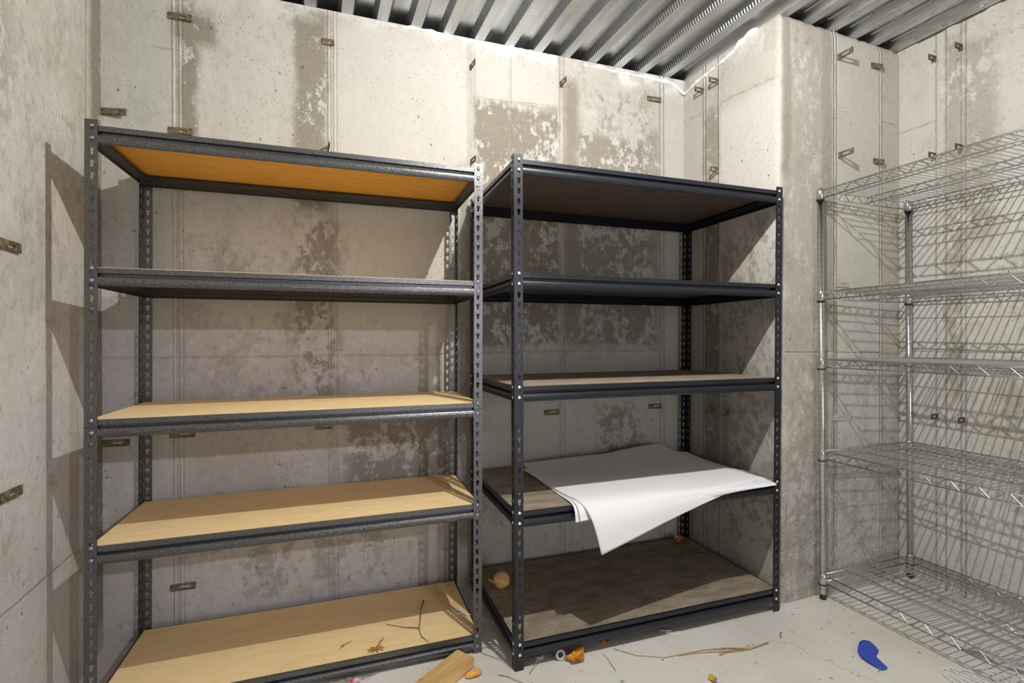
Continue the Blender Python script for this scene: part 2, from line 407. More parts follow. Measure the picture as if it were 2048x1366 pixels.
for base, dv, L, lb, pl in [
    (wb(-.517, 2.463), (1, -.1, 0), .072, 'rusty slotted form tie at the top of the back wall, leftmost, just under the deck', 0),
    (wb(-.517, 2.008), (1, -.1, 0), .072, 'rusty slotted form tie just above the top left corner of the grey shelving unit', 0),
    (wb(-.745, 2.05), (1, -.28, .0), .085, 'dark slotted form tie in the corner left of the grey unit, above its top', 0),
    (wb(.052, 2.469), (1, -.1, 0), .04, 'short dark form tie high on the back wall at the end of a brown streak', 0),
    (wb(.703, 2.470), (.05, -1, .0), .06, 'thin form tie sticking out high on the back wall above the gap between the units', 0),
    (wb(1.168, 2.466), (.05, -1, .0), .06, 'thin form tie sticking out high above the left half of the black unit', 0),
    (wb(1.694, 2.476), (1, -.1, 0), .072, 'small slotted form tie on the back wall left of the pier, under the white foam', 0),
    (wb(.066, 2.008), (.05, -1, 0), .06, 'form tie peeping over the middle of the grey unit top beam', 0),
    (wb(.704, 2.02), (.05, -1, 0), .06, 'form tie sticking out just above the right top corner of the grey unit', 0),
    (wb(-.517, .187), (1, -.04, 0), .076, 'rusty form tie on the back wall low behind the grey unit, above its bottom board', 0),
    (wb(-.742, .778), (1, -.04, 0), .08, 'rusty form tie in the left corner behind the grey unit below its middle shelf', 0),
    (wb(-.517, .798), (1, -.04, 0), .076, 'form tie half hidden by the middle beam of the grey unit, left part', 0),
    (wb(.02, .80), (1, -.04, 0), .06, 'dark form tie just below the centre of the grey unit middle beam', 0),
    (wb(1.09, .807), (1, -.04, 0), .07, 'form tie on the back wall under the black unit middle shelf, left one', 0),
    (wb(1.70, .81), (1, -.04, 0), .07, 'form tie on the back wall under the black unit middle shelf, right one', 0),
    ((XL+.004, 1.688, 1.425), (.04, 1, 0), .085, 'rusty form tie on the left wall at the left picture edge, upper one', 0),
    ((XL+.004, 1.688, .765), (.04, 1, 0), .085, 'rusty form tie on the left wall at the left picture edge, lower one', 0),
    ((1.918, 2.071, 2.482), (-1, 0, 0), .062, 'slotted form tie on the pier side under the foam, farther from the pier edge', 0),
    ((1.918, 1.969, 2.482), (-1, 0, 0), .062, 'slotted form tie on the pier side under the foam, nearer the pier edge', 0),
    ((1.918, 1.969, 2.033), (-1, 0, 0), .055, 'slotted form tie on the pier side just above the black unit top', 0),
    ((1.919, 1.996, .81), (-1, 0, 0), .05, 'form tie on the pier side inside the black unit, left of a pair', 0),
    ((1.919, 1.90, .808), (-1, 0, 0), .05, 'form tie on the pier side inside the black unit, right of a pair', 0),
    ((2.284, PY+.002, 2.489), (.0, -1, 0), .075, 'long bent form tie jutting from the pier front high up, casting a slanted shadow', 0),
    ((2.530, PY-.004, 2.499), (1, -.35, -.12), .05, 'stubby dark form tie high on the pier front right of the long tie', 0),
    ((2.290, PY+.002, 2.032), (.0, -1, 0), .072, 'long form tie jutting from the pier front above the wire rack corner post', 0),
    ((2.545, PY-.004, 2.038), (1, -.35, -.12), .046, 'stubby dark form tie on the pier front above the wire rack, by a seam', 0),
    ((2.285, PY-.002, 1.430), (1, -.03, 0), .07, 'mortar coated form tie on the pier front just above the second wire shelf', 1),
    ((2.262, PY-.002, .806), (1, -.03, -.02), .07, 'mortar coated form tie on the pier front above the fourth wire shelf', 1),
    ((XR, 1.448, 2.492), (-1, 0, 0), .055, 'dark form tie on the right wall near the top, nearer the pier', 0),
    ((XR, 1.344, 2.490), (-1, 0, 0), .055, 'dark form tie on the right wall near the top, beside the brown stain, farther right', 0),
    ((XR, 1.448, 2.035), (-1, 0, 0), .055, 'dark form tie behind the rising edge of the top wire shelf, left one', 0),
    ((XR, 1.344, 2.036), (-1, 0, 0), .055, 'dark form tie behind the rising edge of the top wire shelf, right one', 0),
    ((XR, 1.44, .808), (-1, 0, 0), .05, 'rusty form tie on the right wall above the fourth wire shelf, left one', 0),
    ((XR, 1.336, .806), (-1, 0, 0), .05, 'rusty form tie on the right wall above the fourth wire shelf, right one', 0)]:
    tie(base, dv, L, lb, pl)

# ------------------------------------------------------------------ paints and boards
def paint(name, c1, c2, rough, metal, scale, bd, spec=.5):
    m, nt, b = newmat(name, rough=rough, metal=metal, spec=spec); ov = objvec(nt); q = fbm(nt, ov, scale, 2, .5)
    nt.links.new(mix(nt, q.ss(.42, .6), c1, c2), b.inputs['Base Color']); bump(nt, b, q, bd, .7); return m
m_hammer = paint('hammertone_grey_paint', (.085, .085, .085), (.17, .17, .17), .31, .7, 300, .0010)
m_navy = paint('blue_black_paint', (.009, .010, .016), (.012, .014, .022), .36, 0, 30, .0002, .5)
m_rivet, nt, b = newmat('zinc_rivet', (.80, .81, .83), .45, .7)
m_rivetd, nt, b = newmat('painted_rivet', (.34, .34, .34), .3, .7)
def board(name, c1, c2, grain, speck, under=None, rough=.6):
    m, nt, b = newmat(name, rough=rough, spec=.3); ov = objvec(nt); P = sep(nt, ov)
    q = fbm(nt, comb(nt, P[0]*2.0, P[1]*grain, P[2]), 5, 4); s = fbm(nt, ov, 300, 2, .6); l = fbm(nt, ov, 3, 3)
    col = mix(nt, q.ss(.36, .66), c1, c2); col = mix(nt, s.ss(.55, .7)*speck, col, tuple(x*.35 for x in c1)); col = mix(nt, s.ss(.28, .42).inv()*speck, col, tuple(min(1, x*1.7) for x in c1))
    col = mix(nt, l.ss(.60, .72)*.12, col, tuple(x*.5 for x in c1))
    nt.links.new(col, b.inputs['Base Color']); bump(nt, b, s*.3 + q*.5, .0012, .4); return m
m_bt = board('tan_board_top', (.86, .665, .35), (.81, .605, .30), 8, .02)
m_bu = board('orange_hardboard_underside', (.80, .43, .08), (.70, .36, .06), 10, .1)
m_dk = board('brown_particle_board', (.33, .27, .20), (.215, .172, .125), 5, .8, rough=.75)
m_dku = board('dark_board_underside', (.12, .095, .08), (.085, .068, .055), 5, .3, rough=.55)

BEAM = [(0, 0), (.0, -.016), (-.013, -.0175), (-.014, -.0255), (-.003, -.0265), (.0015, -.0285), (.0038, -.0325), (.0046, -.038), (.004, -.044), (.0012, -.051), (-.003, -.055), (-.0045, -.0545), (.0, -.050), (.0025, -.043), (.003, -.038), (-.0155, -.0267), (-.0225, -.0255), (-.0225, -.0245), (-.0155, -.0245), (-.0145, -.0165), (-.0016, -.0145), (-.0016, -.0015), (-.012, -.0015), (-.012, 0)]
def rivet_rack(name, loc, rz, W, D, H, zs, pitch, paintm, rivetm, topm, underm, lean, label, joint=None, board_top=.0012):
    root = empty(name, loc, rz); tag(root, label, 'shelving unit', 'boltless shelving units')
    L = lambda x, y, z: (x + lean(x, z), y, z)
    FWD, T = .0328, .002
    for ix in (0, 1):
        for iy in (0, 1):
            bm = bmesh.new()
            sx = (lambda x: x) if ix == 0 else (lambda x: W-x)
            sy = (lambda y: y) if iy == 0 else (lambda y: D-y)
            flan = [lambda a, z, d: L(sx(a), sy(d), z), lambda a, z, d: L(sx(d), sy(a), z)]
            for fl in flan:
                z1 = H; zc = H-.0165
                while zc - pitch/2 > .02:
                    zlo = zc - pitch/2 - .002
                    if joint and joint[0] < zc < joint[1]: rectplate(bm, 0, FWD, zlo, z1, fl, T)
                    else: punched(bm, 0, FWD, zlo, z1, .018, zc, keyhole, KEYA, fl, T)
                    z1 = zlo; zc -= pitch
                rectplate(bm, 0, FWD, 0, z1, fl, T)
            o = newobj('post', bm, paintm, root)
            if joint and joint[2]:       # splice of the two post halves
                bm = bmesh.new(); za, zb = joint[0]-.004, joint[1]+.004
                for fl in flan: rectplate(bm, -.0008, FWD+.0006, za, zb, lambda a, z, d, fl=fl: fl(a, z, d-.0009), .0009)
                newobj('splice_plate', bm, paintm, o)
            elif joint:
                bm = bmesh.new(); z = joint[0]
                for fl in flan: rectplate(bm, 0, FWD+.0004, z-.0012, z+.0012, lambda a, z_, d, fl=fl: fl(a, z_, d-.0004), .0004)
                newobj('post_seam', bm, m_black, o)
    for zt in zs:
        bm = bmesh.new()
        vs = box(bm, .012, W-.012, .012, D-.012, zt-.012, zt+board_top)
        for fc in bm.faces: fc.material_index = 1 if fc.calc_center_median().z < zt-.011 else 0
        for v in bm.verts: v.co.x += lean(v.co.x, v.co.z)
        newobj('shelf_board', bm, [topm, underm], root)
        for side in range(4):
            bm = bmesh.new(); rbm = []
            if side == 0: fn = lambda o, s, z: L(s, T-o+.0, zt+z); ln = W
            if side == 1: fn = lambda o, s, z: L(s, D-T+o, zt+z); ln = W
            if side == 2: fn = lambda o, s, z: L(T-o, s, zt+z); ln = D
            if side == 3: fn = lambda o, s, z: L(W-T+o, s, zt+z); ln = D
            # the rolled beam stops behind the post flanges
            prof = [(o-.0045, z) for o, z in BEAM]
            sweep(bm, [(o-.0015, z) for o, z in prof], fn, .004, .0315); sweep(bm, [(o-.0015, z) for o, z in prof], fn, ln-.0315, ln-.004)
            sweep(bm, BEAM and [(o-.001, z) for o, z in BEAM], fn, .0331, ln-.0331)
            for e in (.003, ln-.031):    # end plates behind the flange
                q = [(-.0005, .006), (-.0005, -.052), (-.003, -.052), (-.003, .006)]
                sweep(bm, q, fn, e, e+.028)
            o = newobj('beam', bm, paintm, root)
            for e in (.018, ln-.018):
                for dz in (-.002, -.002-pitch):
                    rb = bmesh.new(); c = Vector(fn(.0022, e, dz)); ax = (Vector(fn(.01, e, dz))-Vector(fn(0, e, dz))).normalized()
                    a = ax.orthogonal().normalized(); cc = ax.cross(a)
                    rings = [[rb.verts.new(c + ax*h_ + (a*math.cos(2*PI*k/12)+cc*math.sin(2*PI*k/12))*rr) for k in range(12)] for rr, h_ in ((.004, -.003), (.004, 0), (.0060, .0), (.0057, .0016), (.0035, .0028))]
                    for A, B in zip(rings, rings[1:]):
                        for k in range(12): rb.faces.new((A[k], A[(k+1)%12], B[(k+1)%12], B[k]))
                    rb.faces.new(rings[0][::-1]); rb.faces.new(rings[-1])
                    newobj('rivet', rb, rivetm, o, smooth=True)
    return root
m_black, nt, b = newmat('joint_shadow_gap', (.02, .02, .02), .6)
rivet_rack('shelving_unit', (-.631, 1.844, 0), -.0511, 1.223, .457, 1.8316, [1.8155, 1.391, .936, .5557, .065], .0367, m_hammer, m_rivetd, m_bt, m_bu,
           lambda x, z: (z-.9)*.0052, 'dark grey hammertone steel shelving unit with five tan boards, standing against the left wall', joint=(.913, .913, False), board_top=.0022)
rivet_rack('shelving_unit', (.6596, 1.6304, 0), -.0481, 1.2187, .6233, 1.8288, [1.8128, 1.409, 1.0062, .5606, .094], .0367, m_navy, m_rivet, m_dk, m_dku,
           lambda x, z: (z-.9)*.012*max(0, x)/1.22, 'blue-black steel shelving unit with five brown boards, standing beside the concrete pier', joint=(.86, .95, True))

# ------------------------------------------------------------------ chrome wire rack
m_chrome, nt, b = newmat('chrome', (.62, .63, .64), .2, 1.0)
P = sep(nt, objvec(nt)); gv = (P[2]*(1/.0254))._m('FRACT').ss(.90, .93)
nt.links.new(mix(nt, gv*.55, (.62, .63, .64), (.22, .22, .22)), b.inputs['Base Color'])
m_wire, nt, b = newmat('chrome_wire', (.66, .66, .65), .24, 1.0)
m_plastic, nt, b = newmat('black_plastic', (.02, .02, .022), .4)
rk = empty('wire_rack', (2.127, 1.571, 0), -.0311)
tag(rk, 'chrome wire shelving rack with round posts standing along the right wall', 'wire rack')
RW, RL, RH = .590, 1.22, 1.848
RZ = [1.838, 1.384, 1.080, .668, .110]
rl = lambda x, z: -(z-.9)*.0075
for px in (0, RW):
    for py in (0, -RL):
        bm = bmesh.new()
        n = 64; prof = []
        prof.append((.0105, .022))
        z = .03
        prof += [(.0135, .024), (.0135, RH-.02)]
        lathe(bm, prof, 16, px, py)
        for v in bm.verts: v.co.x += rl(0, v.co.z)
        p = newobj('post', bm, m_chrome, rk, smooth=False)
        for fc in p.data.polygons: fc.use_smooth = abs(fc.normal.z) < .3
        bm = bmesh.new(); lathe(bm, [(.0125, RH-.022), (.0146, RH-.02), (.0148, RH-.006), (.012, RH), (.006, RH+.002)], 16, px, py)
        for v in bm.verts: v.co.x += rl(0, v.co.z)
        newobj('cap', bm, m_chrome, p, smooth=True)
        bm = bmesh.new(); lathe(bm, [(.011, 0), (.0135, .002), (.0138, .012), (.0125, .02), (.0105, .024)], 16, px, py)
        for v in bm.verts: v.co.x += rl(0, v.co.z)
        newobj('foot', bm, m_plastic, p, smooth=True)
def truss(bm, a, b_, h, period, r1=.0029, zr=.0026):
    a, b_ = Vector(a), Vector(b_); L = (b_-a).length; n = max(2, int(round(L/period)))
    tube(bm, [a, b_], r1); tube(bm, [a-Vector((0,0,h)), b_-Vector((0,0,h))], r1)
    pts = []
    for i in range(n+1):
        q = a.lerp(b_, i/n); pts.append(q - Vector((0, 0, h if i % 2 == 0 else 0)))
        if i < n:
            q2 = a.lerp(b_, (i+.22)/n); pts.append(q2 - Vector((0, 0, h if i % 2 == 0 else 0)))
    tube(bm, pts, zr, 5)
for si, z in enumerate(RZ):
    dx = rl(0, z); h = .034
    fr = bmesh.new()
    for px in (0.0, RW):
        sg = 1 if px == 0 else -1
        truss(fr, (px+dx, -.013, z), (px+dx, -RL+.013, z), h, .042)
    for py in (0.0, -RL): truss(fr, (dx+.013, py, z), (dx+RW-.013, py, z), h, .042)
    sh = newobj('wire_shelf', fr, m_wire, rk, smooth=True)
    tr = bmesh.new()
    truss(tr, (dx+RW*.5, -.003, z-.004), (dx+RW*.5, -RL+.003, z-.004), .026, .045)
    newobj('middle_truss', tr, m_wire, sh, smooth=True)
    g = bmesh.new(); y = -.022
    while y > -RL+.01:
        tube(g, [(dx+.0, y, z-.005), (dx+.003, y, z+.0025), (dx+RW-.003, y, z+.0025), (dx+RW, y, z-.005)], .0022, 5); y -= .0245
    for q in (.25, .75): tube(g, [(dx+RW*q, -.003, z-.002), (dx+RW*q, -RL+.003, z-.002)], .0024, 5)
    newobj('wire_grid', g, m_wire, sh, smooth=True)
    for px in (0, RW):
        for py in (0, -RL):
            c = bmesh.new(); lathe(c, [(.0155, z-.040), (.0178, z-.038), (.0164, z-.010), (.0158, z+.004), (.0138, z+.006)], 16, px+dx, py)
            k = newobj('collar', c, m_chrome, sh, smooth=True)
            c = bmesh.new(); lathe(c, [(.0142, z-.046), (.0172, z-.045), (.0172, z-.0395), (.0142, z-.039)], 16, px+dx, py)
            newobj('sleeve_ring', c, m_plastic, k, smooth=True)

# ------------------------------------------------------------------ paper on the black unit
m_paper, nt, b = newmat('white_paper', (.86, .85, .87), .7, 0, .2)
ov = objvec(nt); bump(nt, b, fbm(nt, ov, 7, 4), .006, .35)
def catm(pts, t):
    n = len(pts)-1; x = t*n; i = min(int(x), n-1); f_ = x-i
    P = [Vector(p) for p in pts]; a = P[max(i-1, 0)]; b_ = P[i]; c = P[i+1]; d = P[min(i+2, n)]
    return .5*((2*b_) + (c-a)*f_ + (2*a-5*b_+4*c-d)*f_**2 + (3*b_-a-3*c+d)*f_**3)
def sheet(name, rows, label, seed, amp=.0015, th=.0006):
    """rows: back edge ... fold ... hanging edge, each a list of points from left to right"""
    N, K = 56, 44; bm = bmesh.new(); grid = []
    for j in range(K+1):
        line = []
        for i in range(N+1):
            p = catm([catm(rw, i/N) for rw in rows], j/K)
            p.z += amp*(noise.noise(Vector((p.x*6, p.y*6, seed))) + .4*noise.noise(Vector((p.x*15, p.y*15, seed))))
            line.append(bm.verts.new(p))
        grid.append(line)
    for j in range(K):
        for i in range(N): bm.faces.new((grid[j][i], grid[j+1][i], grid[j+1][i+1], grid[j][i+1]))
    o = newobj(name, bm, m_paper, smooth=True)
    md = o.modifiers.new('thickness', 'SOLIDIFY'); md.thickness = th; md.offset = 0
    return tag(o, label, 'paper', 'large sheets on the black unit')
ZS = .5606+.0016
sheet('paper_sheet', [
    [(.93, 2.18, ZS+.012), (1.15, 2.17, ZS+.022), (1.4, 2.16, ZS+.03), (1.62, 2.15, ZS+.030), (1.80, 2.11, ZS+.022)],
    [(.91, 2.0, ZS+.004), (1.15, 1.98, ZS+.006), (1.4, 1.97, ZS+.008), (1.6, 1.96, ZS+.008), (1.81, 1.94, ZS+.007)],
    [(.895, 1.76, ZS+.0025), (1.15, 1.75, ZS+.003), (1.4, 1.74, ZS+.003), (1.6, 1.73, ZS+.004), (1.82, 1.72, ZS+.004)],
    [(.885, 1.622, ZS+.002), (1.15, 1.61, ZS+.002), (1.4, 1.60, ZS+.001), (1.6, 1.59, ZS+.001), (1.80, 1.572, ZS+.002)],
    [(.880, 1.588, ZS-.05), (1.15, 1.590, ZS-.045), (1.4, 1.579, ZS-.04), (1.6, 1.567, ZS-.02), (1.795, 1.553, ZS-.010)]],
    'lowest sheet of the white stack on the black unit, short end hanging left', 2)
sheet('paper_sheet', [
    [(.93, 2.20, ZS+.02), (1.15, 2.185, ZS+.030), (1.4, 2.16, ZS+.036), (1.60, 2.13, ZS+.040), (1.79, 2.06, ZS+.030)],
    [(.915, 2.0, ZS+.008), (1.15, 1.98, ZS+.010), (1.4, 1.97, ZS+.012), (1.6, 1.96, ZS+.012), (1.81, 1.92, ZS+.012)],
    [(.905, 1.76, ZS+.006), (1.15, 1.75, ZS+.006), (1.4, 1.74, ZS+.006), (1.6, 1.73, ZS+.007), (1.82, 1.70, ZS+.008)],
    [(.895, 1.616, ZS+.004), (1.15, 1.605, ZS+.004), (1.4, 1.593, ZS+.004), (1.6, 1.58, ZS+.004), (1.815, 1.562, ZS+.005)],
    [(.893, 1.578, ZS-.045), (1.15, 1.581, ZS-.040), (1.4, 1.572, ZS-.03), (1.6, 1.556, ZS-.012), (1.812, 1.538, ZS-.004)]],
    'middle sheet of the white stack, its front edge just showing at the right post', 9)
sheet('paper_sheet', [
    [(.90, 2.14, ZS+.010), (1.10, 2.155, ZS+.020), (1.32, 2.165, ZS+.034), (1.52, 2.175, ZS+.050), (1.70, 2.175, ZS+.062)],
    [(.90, 1.98, ZS+.010), (1.12, 1.97, ZS+.014), (1.36, 1.97, ZS+.018), (1.55, 1.965, ZS+.020), (1.74, 1.96, ZS+.026)],
    [(.905, 1.76, ZS+.009), (1.14, 1.75, ZS+.011), (1.38, 1.745, ZS+.012), (1.58, 1.74, ZS+.012), (1.78, 1.74, ZS+.016)],
    [(.915, 1.615, ZS+.008), (1.18, 1.605, ZS+.012), (1.42, 1.60, ZS+.011), (1.62, 1.61, ZS+.010), (1.80, 1.65, ZS+.014)],
    [(.93, 1.555, ZS-.045), (1.21, 1.562, ZS-.03), (1.44, 1.570, ZS-.012), (1.65, 1.585, ZS+.002), (1.81, 1.615, ZS+.012)],
    [(.955, 1.535, ZS-.160), (1.25, 1.552, ZS-.088), (1.46, 1.562, ZS-.040), (1.66, 1.575, ZS-.006), (1.818, 1.597, ZS+.008)]],
    'big white sheet on top of the stack, one corner drooping over the black shelf edge', 5)

# ------------------------------------------------------------------ small things
def simple(name, c, rough=.6, metal=0, c2=None, scale=40, bd=.001, trans=0):
    m, nt, b = newmat(name, c, rough, metal); ov = objvec(nt); q = fbm(nt, ov, scale, 4)
    nt.links.new(mix(nt, q.ss(.38, .64), c, c2 or tuple(x*.75 for x in c)), b.inputs['Base Color']); bump(nt, b, q, bd, .6)
    if trans: b.inputs['Transmission Weight'].default_value = trans
    return m
# wooden block
m_wood, nt, b = newmat('pine', rough=.55); P = sep(nt, objvec(nt))
wq = fbm(nt, comb(nt, P[0]*1.2, P[1]*16.0, P[2]*16.0), 3, 4); kn = fbm(nt, comb(nt, P[0], P[1], P[2]), 12, 3)
col = mix(nt, wq.ss(.35, .65), (.72, .50, .22), (.56, .35, .12)); col = mix(nt, kn.ss(.62, .7)*.6, col, (.33, .18, .06)); nt.links.new(col, b.inputs['Base Color']); bump(nt, b, wq, .001, .5)
def block():
    bm = bmesh.new(); L_, W_, H_ = .27, .082, .038
    box(bm, -L_, 0, -W_/2, W_/2, 0, H_); bmesh.ops.bevel(bm, geom=bm.edges[:], offset=.003, segments=2, affect='EDGES')
    o = newobj('wood_block', bm, m_wood, loc=(.512, 1.742, 0)); o.rotation_euler = (0, 0, math.radians(33)); return o
tag(block(), 'pine wood offcut on the floor in front of the grey unit right post', 'wood block')

def blob(name, m, loc, sx, sy, sz, seed, amp=.25, rot=0, freq=1.6, sub=4, parent=None, smooth=True):
    bm = bmesh.new(); bmesh.ops.create_icosphere(bm, subdivisions=sub, radius=1)
    for v in bm.verts:
        k = 1 + amp*noise.noise(v.co*freq + Vector((seed, seed*.3, 0))) + amp*.4*noise.noise(v.co*freq*3 + Vector((0, seed, 0)))
        v.co = Vector((v.co.x*sx, v.co.y*sy, v.co.z*sz))*k
    zmin = min(v.co.z for v in bm.verts)
    for v in bm.verts: v.co.z -= zmin
    o = newobj(name, bm, m, parent, smooth=smooth, loc=loc); o.rotation_euler = (0, 0, rot); return o
# dried onion
m_on = simple('onion_skin', (.68, .40, .15), .32, 0, (.80, .56, .28), 14, .002)
on = empty('dried_onion', (.757, 2.025, .0955)); tag(on, 'golden brown dried onion on the bottom board of the black unit, behind its left post', 'onion')
b1 = blob('bulb', m_on, (0, 0, 0), .037, .034, .034, 3, .13, parent=on)
bm = bmesh.new(); tube(bm, [(-.030, 0, .034), (-.042, -.002, .038), (-.052, -.004, .045), (-.060, -.006, .052)], .005, 8, [.012, .006, .0035, .006]); newobj('stem', bm, simple('onion_stem', (.60, .33, .10), .6), on, smooth=True)
def leafy(name, m, loc, outline, seed, lift=.012, rot=0, thick=.0006, curl=1.0, parent=None, fold=None):
    """thin crumpled thing from an outline, domed and wavy, lying on loc"""
    bm = bmesh.new(); n = len(outline); R = 7; cx = sum(p[0] for p in outline)/n; cy = sum(p[1] for p in outline)/n
    ext = max(math.hypot(p[0]-cx, p[1]-cy) for p in outline)
    c = bm.verts.new((cx, cy, 0)); rings = []
    for k in range(1, R+1):
        rings.append([bm.verts.new((cx+(x-cx)*k/R, cy+(y-cy)*k/R, 0)) for x, y in outline])
    for i in range(n): bm.faces.new((c, rings[0][i], rings[0][(i+1)%n]))
    for A, B in zip(rings, rings[1:]):
        for i in range(n): bm.faces.new((A[i], B[i], B[(i+1)%n], A[(i+1)%n]))
    for v in bm.verts:
        d = math.hypot(v.co.x-cx, v.co.y-cy)/ext
        v.co.z = lift*(abs(noise.noise(Vector((v.co.x/ext*1.7, v.co.y/ext*1.7, seed))))*1.3 + curl*d*d*.6 + .25*abs(noise.noise(Vector((v.co.x/ext*5, v.co.y/ext*5, seed)))))
    zm = min(v.co.z for v in bm.verts)
    for v in bm.verts: v.co.z -= zm - thick
    o = newobj(name, bm, m, parent, smooth=True, loc=loc); o.rotation_euler = (0, 0, rot)
    md = o.modifiers.new('thickness', 'SOLIDIFY'); md.thickness = thick; md.offset = 0
    return o
def ragged(rx, ry, n=28, seed=0, amp=.25):
    return [(rx*math.cos(2*PI*i/n)*(1+amp*noise.noise(Vector((math.cos(2*PI*i/n)*2, math.sin(2*PI*i/n)*2, seed)))), ry*math.sin(2*PI*i/n)*(1+amp*noise.noise(Vector((math.cos(2*PI*i/n)*2, math.sin(2*PI*i/n)*2, seed+4))))) for i in range(n)]
m_orange = simple('dried_peel', (.74, .32, .03), .38, 0, (.50, .17, .02), 45, .002)
m_leaf = simple('orange_leaf', (.85, .50, .10), .5, 0, (.82, .36, .12), 30, .001)
tag(leafy('dry_leaf', m_leaf, (.520, 1.668, .0), [(-.035,.0),(-.028,.014),(-.015,.02),(0,.018),(.014,.022),(.028,.017),(.032,.002),(.026,-.012),(.010,-.02),(-.006,-.016),(-.022,-.01)], 3, .010, .3), 'orange yellow dry leaf beside the wooden block on the floor', 'leaf')
tag(leafy('dried_peel', m_orange, (.893, 1.615, 0), ragged(.040, .030, seed=2, amp=.6), 6, .022, .2, curl=1.6), 'glossy orange dried peel curling in front of the black unit, beside the washer', 'peel')
tag(leafy('dried_peel', m_orange, (1.052, 1.668, 0), ragged(.032, .017, seed=7, amp=.4), 9, .016, .5), 'dark orange dried peel half under the black unit bottom beam', 'peel')
# candy wrapper on the bottom board
wr = empty('candy_wrapper', (1.795, 2.135, .0955)); tag(wr, 'small orange and clear wrapper at the back right of the black unit bottom board', 'wrapper')
leafy('wrapped_piece', simple('orange_film', (.80, .20, .02), .25, 0, (.60, .10, .02), 50, .003), (0, 0, 0), ragged(.034, .022, seed=4, amp=.3), 2, .026, .2, parent=wr)
leafy('clear_film', simple('clear_film', (.80, .80, .78), .2, 0, (.6, .6, .58), 60, .003), (.018, .016, .006), ragged(.034, .018, seed=12, amp=.6), 3, .022, .5, parent=wr)
# blue plastic shard
m_blue, nt, b = newmat('blue_plastic', (.035, .075, .50), .30)
bout = [(-.012,.060),(.004,.066),(.020,.056),(.030,.040),(.029,.026),(.027,.012),(.030,-.002),(.037,-.016),(.047,-.030),(.060,-.042),(.056,-.054),(.046,-.066),(.030,-.058),(.012,-.050),(-.006,-.036),(-.017,-.012),(-.020,.018),(-.020,.044)]
o = leafy('plastic_shard', m_blue, (1.905, 1.238, 0), [(x*1.22, y*1.22) for x, y in bout], 2, .010, -1.12, .0018); tag(o, 'curved bright blue plastic shard on the floor in front of the wire rack', 'plastic piece')
# white clips, tag, washer, disc, scrap
m_white = simple('white_plastic', (.82, .82, .80), .35, 0, (.74, .74, .72))
def clip(loc, rot, lab):
    bm = bmesh.new()
    ring = [(.016*math.cos(a)+.0, .011*math.sin(a), .003) for a in [2*PI*i/14 for i in range(15)]]
    tube(bm, ring, .0032, 6); tube(bm, [(.015, 0, .003), (.034, .003, .004), (.052, .012, .003)], .003, 6); tube(bm, [(.034, .003, .004), (.054, -.006, .003)], .003, 6)
    tube(bm, [(-.015, 0, .003), (-.03, -.004, .004), (-.044, .004, .003)], .003, 6)
    o = newobj('plastic_clip', bm, m_white, smooth=True, loc=loc); o.rotation_euler = (0, 0, rot); return tag(o, lab, 'clip')
clip((.655, 1.985, 0), -.75, 'white open plastic clip on the floor between the two shelving units')
clip((.545, 1.955, .0685), -1.0, 'white plastic clip at the right edge of the grey unit bottom board')
bm = bmesh.new(); box(bm, -.017, .017, -.007, .007, 0, .0008); bmesh.ops.bevel(bm, geom=[e for e in bm.edges if abs(e.verts[0].co.z-e.verts[1].co.z) > .0005], offset=.002, segments=2, affect='EDGES')
tg = newobj('paper_tag', bm, m_white, loc=(.700, 1.800, .0956)); tg.rotation_euler = (0, 0, -.15); tag(tg, 'tiny white printed tag on the black unit bottom board beside the left post', 'tag')
bm = bmesh.new()
for q in (-.010, -.006, .001, .006): box(bm, q, q+.0026, -.003, .003, .0008, .001)
newobj('print', bm, m_black, tg)
m_zinc = simple('dull_steel', (.55, .55, .54), .4, .4, (.42, .42, .41))
bm = bmesh.new(); rg = [(.0145*math.cos(2*PI*i/20), .004, .0195+.0145*math.sin(2*PI*i/20)) for i in range(21)]; tube(bm, rg, .0055, 8)
o = newobj('washer', bm, m_zinc, smooth=True, loc=(.838, 1.622, .0)); o.rotation_euler = (-.3, 0, -.1); o.location.z = .0005; tag(o, 'grey round washer standing on the floor in front of the black unit', 'washer')
m_clear = simple('cloudy_plastic', (.34, .33, .31), .15, 0, (.5, .49, .46), 20, .001)
bm = bmesh.new(); lathe(bm, [(.017, 0), (.0195, .004), (.019, .011), (.014, .013), (.006, .012)], 20)
o = newobj('plastic_button', bm, m_clear, smooth=True, loc=(.772, 1.672, 0)); tag(o, 'cloudy plastic cap under the bottom beam of the black unit, near its left post', 'plastic piece')
bm = bmesh.new(); box(bm, -.03, .03, -.010, .010, 0, .003); tube(bm, [(-.05, .004, .004), (-.03, 0, .004), (-.005, .003, .005)], .002, 5)
o = newobj('metal_scrap', bm, m_white, loc=(1.335, 1.618, 0)); o.rotation_euler = (0, 0, -.45); tag(o, 'small flat pale scrap under the middle of the black unit bottom beam', 'scrap')
